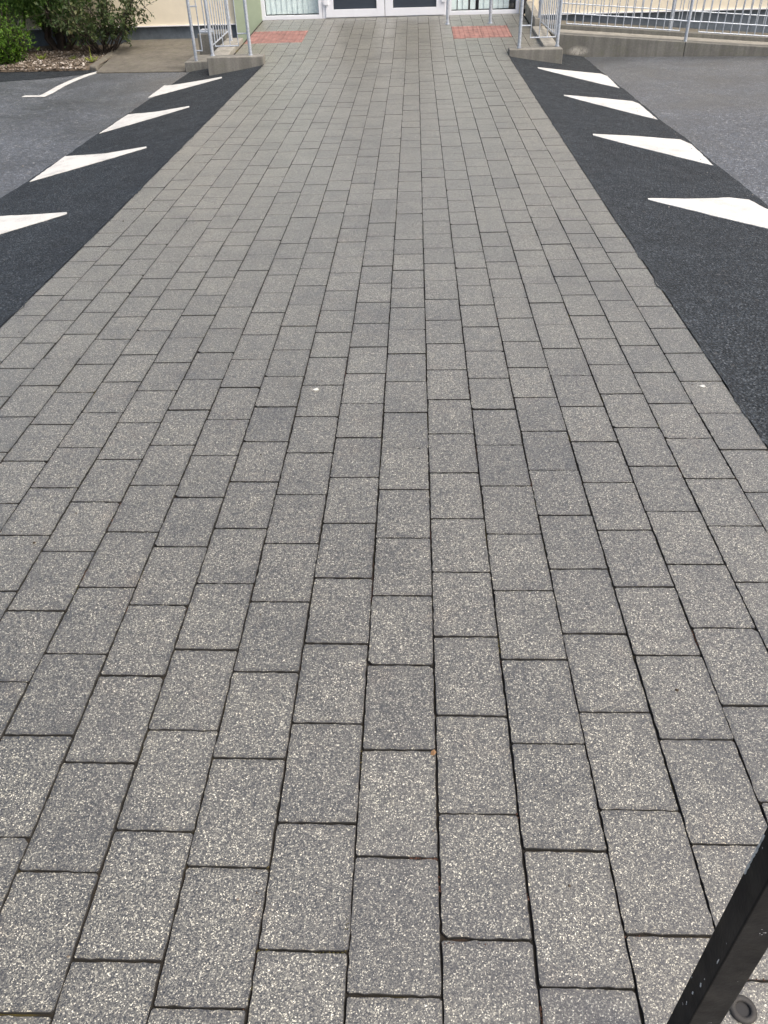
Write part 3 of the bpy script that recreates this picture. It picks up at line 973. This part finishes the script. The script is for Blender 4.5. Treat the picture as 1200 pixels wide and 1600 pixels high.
# ------------------------------------------------------------------ black post at the camera's right hand and its ground ring
d0 = .575
def az(a, d): return Vector((math.sin(math.radians(a)) * d, math.cos(math.radians(a)) * d, 0))
corner = az(41.6, d0)
to_l, to_r = math.radians(2.42), math.radians(3.15)
cr = Vector((math.cos(math.radians(41.6)), -math.sin(math.radians(41.6)), 0))   # rightwards across the view
fwd = az(41.6, 1)
a_ = .040
th = math.atan2(to_r, to_l)
e1 = (-cr * math.cos(th) + fwd * math.sin(th)).normalized()
e2 = (cr * math.sin(th) + fwd * math.cos(th)).normalized()
s1 = d0 * to_l / math.cos(th) * 1.04
s2 = d0 * to_r / math.sin(th) * 1.06
mb = MB()
base = [corner, corner + e2 * s2, corner + e2 * s2 + e1 * s1, corner + e1 * s1]
mb.hexa([(p.x, p.y, 0) for p in base], [(p.x, p.y, 1.12) for p in base])
P = tag(empty('gate_post', (corner.x, corner.y, 0)), 'black painted square steel post with white paint chips close by', 'post')
o = mb.build('shaft', MT['black'], P)
o.matrix_parent_inverse = Matrix.Translation((-corner.x, -corner.y, 0))
m = o.modifiers.new('bevel', 'BEVEL'); m.width = .0022; m.segments = 3
# chips along the edge and on the near face
def chip(fp_, w, hgt, name='paint_chip'):
    n_ = (-e2).normalized()
    pts = []
    for t in frange(0, 2 * math.pi, 10)[:-1]:
        k = random.uniform(.65, 1.2)
        q = fp_ + e1 * (math.cos(t) * w * k) + Vector((0, 0, math.sin(t) * hgt * k)) + n_ * .0004
        pts.append(q)
    q = MB().add(pts + [p - n_ * .0008 for p in pts], [tuple(range(9)), tuple(reversed(range(9, 18)))] + [(i, (i + 1) % 9, 9 + (i + 1) % 9, 9 + i) for i in range(9)]).build(name, MT['white'], P)
    q.matrix_parent_inverse = Matrix.Translation((-corner.x, -corner.y, 0))
def face_pt(x, y):
    """pixel -> point on the post's left face"""
    nrm = e2
    d = ray(x, y)
    t = (corner - CAM).dot(nrm) / d.dot(nrm)
    return CAM + d * t
for x, y, w, hh in ((1095, 1539, .0022, .004), (1082.5, 1551, .0018, .004), (1073, 1566, .0012, .002), (1072.5, 1569, .001, .0015), (1101, 1530, .001, .0016), (1122, 1502, .0012, .006), (1081, 1527, .001, .0015)):
    chip(face_pt(x, y), w, hh)
far_e = corner + e1 * s1
for k in range(7):
    q = face_pt(1190 - k * 4.2, 1308 + k * 8.2)
    chip(Vector((far_e.x, far_e.y, q.z)) - e1 * .0034, .0022, random.uniform(.005, .011))
rg = gz(1160, 1578, 0)
mb = MB()
n = 20
prof = [(.012, -.004), (.012, .005), (.0145, .0065), (.019, .0065), (.022, .004), (.022, -.004)]
vs = [(rg.x + r_ * math.cos(2 * math.pi * k / n), rg.y + r_ * math.sin(2 * math.pi * k / n), z) for r_, z in prof for k in range(n)]
fs = [(j * n + k, (j + 1) * n + k, (j + 1) * n + (k + 1) % n, j * n + (k + 1) % n) for j in range(len(prof) - 1) for k in range(n)]
mb.add(vs, [tuple(reversed(f)) for f in fs], True)
T = tag(empty('ground_socket', (rg.x, rg.y, 0)), 'grey iron ring socket set in the paving beside the black post', 'socket')
o = mb.build('ring', MT['iron'], T); o.matrix_parent_inverse = Matrix.Translation((-rg.x, -rg.y, 0))
o = MB().prism([(rg.x +   .0118 * math.cos(t), rg.y + .0118 * math.sin(t)) for t in frange(0, 2 * math.pi, 15)[:-1]], -.003, .0012).build('plug', MT['rubber'], T)
o.matrix_parent_inverse = Matrix.Translation((-rg.x, -rg.y, 0))

# ------------------------------------------------------------------ planting bed
def zbed(x, y):
    return -.10 + .03 * noise.noise(Vector((x * 1.3, y * 1.3, 0))) + .02 * (y - 12.2) + .02
bx = frange(-9.5, -4.5, 30)
def bed_front(x): return 12.5 - .12 * (x + 4.5) if x < -4.5 else 12.5
vs, fs = [], []
for j in range(12):
    for x in bx:
        y0 = 12.28 - .02 * (x + 4.5) + .03 * noise.noise(Vector((x * 4, 0, 0)))
        y = y0 + (FACADE + .05 - y0) * j / 11
        xx = x
        vs.append((xx, y, zbed(x, y) if j else LOW - .01))
for j in range(11):
    for i in range(29):
        fs.append((j * 30 + i, j * 30 + i + 1, (j + 1) * 30 + i + 1, (j + 1) * 30 + i))
tag(MB().add(vs, fs, True).build('planting_bed', MT['soil']), kind='structure')
solid('bed_edging', MB().hexa([(-4.60, 12.30, -.3), (-4.45, 12.24, -.3), (-4.60, 14.3, -.3), (-4.70, 14.3, -.3)],
                              [(-4.60, 12.30, -.062), (-4.49, 12.26, -.082), (-4.61, 14.3, .005), (-4.70, 14.3, .01)]),
      'slab', 'weathered concrete edging at the right end of the planting bed', 'edging', .02)
# stones and litter
def litter():
    vs, fs, tn = [], [], []
    R_ = random.Random(5)
    for k in range(5200):
        x = R_.uniform(-8.5, -4.66)
        y = 12.26 - .02 * (x + 4.5) + R_.random() ** 1.6 * 1.9
        s = R_.uniform(.008, .022) if R_.random() < .85 else R_.uniform(.02, .036)
        z = zbed(x, y) + s * .25
        if y < 12.36: z = max(LOW + s * .3, z - .02)
        b = len(vs)
        q = [Vector((R_.uniform(.6, 1.2), 0, 0)), Vector((-R_.uniform(.6, 1.2), 0, 0)), Vector((0, R_.uniform(.5, 1), 0)), Vector((0, -R_.uniform(.5, 1), 0)), Vector((0, 0, R_.uniform(.3, .8))), Vector((0, 0, -.5))]
        rot = Matrix.Rotation(R_.uniform(0, 6.28), 3, 'Z') @ Matrix.Rotation(R_.uniform(-.5, .5), 3, 'X')
        for p in q:
            vs.append(Vector((x, y, z)) + rot @ p * s)
        fs += [(b, b + 2, b + 4), (b + 2, b + 1, b + 4), (b + 1, b + 3, b + 4), (b + 3, b, b + 4), (b + 2, b, b + 5), (b + 1, b + 2, b + 5), (b + 3, b + 1, b + 5), (b, b + 3, b + 5)]
        tn += [R_.random()] * 6
    me = MB().add(vs, fs).mesh('stone_litter')
    me.attributes.new('tone', 'FLOAT', 'POINT').data.foreach_set('value', tn)
    return tag(link('stone_litter', me, MT['stone']), 'pale stone chips and leaf litter on the planting bed', 'gravel', kind='stuff')
litter()

# ------------------------------------------------------------------ shrubs
def leaf_mesh(name, leaves, mat, parent):
    """leaves: (pos, axis, normal, length, width, tone)"""
    vs, fs, tn = [], [], []
    for p, ax, nm, L, W, t in leaves:
        sd_ = ax.cross(nm).normalized()
        up = sd_.cross(ax).normalized()
        b = len(vs)
        vs += [p, p + ax * L * .45 + sd_ * W / 2 + up * W * .12, p + ax * L, p + ax * L * .45 - sd_ * W / 2 + up * W * .12, p + ax * L * .5]
        fs += [(b, b + 1, b + 4), (b + 1, b + 2, b + 4), (b + 2, b + 3, b + 4), (b + 3, b, b + 4)]
        tn += [t] * 5
    me = MB().add(vs, fs).mesh(name)
    me.attributes.new('tone', 'FLOAT', 'POINT').data.foreach_set('value', tn)
    return link(name, me, mat, parent)
def rv(R_):
    while True:
        v = Vector((R_.uniform(-1, 1), R_.uniform(-1, 1), R_.uniform(-1, 1)))
        if .05 < v.length < 1:
            return v.normalized()
def limb_path(a, b, R_, wob=.06, n=6):
    return [a.lerp(b, i / (n - 1)) + (rv(R_) * wob * (b - a).length * (0 if i in (0, n - 1) else 1)) for i in range(n)]

def conifer(loc, lb, seed, H=1.9, W=.95):
    R_ = random.Random(seed)
    t = tag(empty('conifer_bush', loc), lb, 'bush')
    leaves = []
    tips = []
    mbw = MB()
    mbw.tube([(0, 0, -.08), (.02, .01, .12), (.03, .03, .4), (.02, .05, .9)], [.085, .07, .055, .03], 9)
    for k in range(9):
        a = k * 2 * math.pi / 9 + R_.uniform(-.3, .3)
        e = Vector((math.cos(a) * W * R_.uniform(.35, .75), math.sin(a) * W * R_.uniform(.35, .75), H * R_.uniform(.45, .8)))
        pth = limb_path(Vector((math.cos(a) * .05, math.sin(a) * .05, -.05)), e, R_, .07, 7)
        mbw.tube(pth, [.034, .030, .026, .021, .016, .011, .006], 7)
        tips += [(p, 1) for p in pth[2:]]
    mbw.build('trunk', MT['bark'], t)
    # sprays: upright fans all over an egg-shaped crown that starts low
    for k in range(2300):
        u = rv(R_)
        rr = R_.uniform(.3, 1.0) ** .6
        c = Vector((u.x * W * rr, u.y * W * rr, .22 + (H - .22) * (.5 + .5 * u.z * rr)))
        narrow = 1 - .55 * max(0, (c.z - .9) / (H - .9)) if c.z > .9 else .62 + .38 * max(0, (c.z - .3)) / .6
        c.x *= narrow; c.y *= narrow
        lump = .5 + .5 * noise.noise(c * 3.2 + Vector((seed, 0, 0)))
        if lump < .28:
            continue
        d = (Vector((c.x, c.y, .25)).normalized() * .5 + Vector((0, 0, 1)) + rv(R_) * .45).normalized()
        tone0 = min(1, max(0, .12 + .55 * lump + R_.uniform(-.2, .2)))
        for i in range(26):
            s = R_.random()
            p = c + d * (s * .16) + rv(R_) * .035
            leaves.append((p, (d + rv(R_) * .75).normalized(), rv(R_), R_.uniform(.025, .06), R_.uniform(.007, .016), min(1, max(0, tone0 + R_.uniform(-.18, .22)))))
    leaf_mesh('crown', leaves, MT['conifer'], t)
    return t
def broadleaf(name, loc, lb, seed, mat, H, W, nst, nleaf, size, low=.0, dens=.3, spread=1.0):
    R_ = random.Random(seed)
    t = tag(empty(name, loc), lb, 'bush')
    mbw = MB()
    twigs = []
    for k in range(nst):
        a = k * 2.399 + R_.uniform(-.3, .3)
        r_ = R_.uniform(.15, 1) ** .7 * W
        e = Vector((math.cos(a) * r_, math.sin(a) * r_, H * R_.uniform(.5, 1) * (1 - .35 * r_ / W)))
        pth = limb_path(Vector((math.cos(a) * .06, math.sin(a) * .06, -.04)), e, R_, .08, 7)
        mbw.tube(pth, [.012, .011, .009, .008, .006, .004, .002], 6)
        for i in range(1, 7):
            for q in range(4):
                st = pth[i - 1].lerp(pth[i], R_.random())
                if st.z < low: continue
                en = st + (rv(R_) + Vector((math.cos(a) * .5, math.sin(a) * .5, .5))).normalized() * R_.uniform(.1, .26) * spread
                twigs.append((st, en))
                mbw.tube([st, st.lerp(en, .5) + rv(R_) * .01, en], [.004, .003, .0015], 4, False)
    mbw.build('trunk', MT['bark'], t)
    leaves = []
    for k in range(nleaf):
        st, en = R_.choice(twigs)
        s = R_.random() ** .6
        p = st.lerp(en, s) + rv(R_) * .012
        d = ((en - st).normalized() * .6 + rv(R_) + Vector((0, 0, -.1))).normalized()
        nm = (Vector((0, 0, 1)) + rv(R_) * .8).normalized()
        L = size * R_.uniform(.6, 1.25)
        lump = .5 + .5 * noise.noise(p * 5 + Vector((0, seed, 0)))
        leaves.append((p, d, nm, L, L * R_.uniform(.38, .55), min(1, max(0, .15 + .6 * lump + R_.uniform(-.28, .28)))))
    leaf_mesh('crown', leaves, MT[mat], t)
    return t
conifer((-5.55, 13.85, -.05), 'dark green conifer bush with several trunks in the planting bed', 3, 1.9, .95)
conifer((-6.35, 13.55, -.05), 'dark conifer bush at the left picture edge behind the light green shrub', 9, 1.9, 1.0)
broadleaf('light_green_shrub', (-6.02, 12.8, -.08), 'bright light green leafy shrub at the front of the planting bed', 21, 'lime', .8, .5, 34, 8500, .042)
broadleaf('brown_leaf_shrub', (-4.8, 13.55, -.06), 'open shrub with brownish green leaves against the cream wall', 33, 'photinia', 1.2, .95, 30, 4300, .065, .22)
# small weeds at the foot of the shrubs
def weed(loc, lb, seed, n, L):
    R_ = random.Random(seed)
    t = tag(empty('weed', loc), lb, 'weed', 'weeds on the planting bed')
    lv = []
    for k in range(n):
        a = R_.uniform(0, 6.28)
        d = Vector((math.cos(a), math.sin(a), R_.uniform(.25, 1.3))).normalized()
        lv.append((Vector((R_.uniform(-.02, .02), R_.uniform(-.02, .02), 0)), d, Vector((0, 0, 1)) + rv(R_) * .3, L * R_.uniform(.5, 1.2), .018, R_.uniform(.4, 1)))
    leaf_mesh('leaves', lv, MT['weed'], t)
    return t
weed((-4.66, 12.62, -.06), 'small yellow green weed by the concrete edging', 1, 34, .11)
st = MB().tube([(0, 0, 0), (.004, -.003, .09), (.002, 0, .2)], [.005, .004, .002], 6)
o = st.build('stalk', MT['weed'], bpy.data.objects['weed'])
o.data.attributes.new('tone', 'FLOAT', 'POINT').data.foreach_set('value', [.9] * len(o.data.vertices))
weed((-5.55, 13.0, -.07), 'low dark weed tuft beside the conifer trunks', 2, 40, .12)
weed((-5.05, 12.95, -.07), 'small weed tuft in front of the conifer', 3, 26, .08)
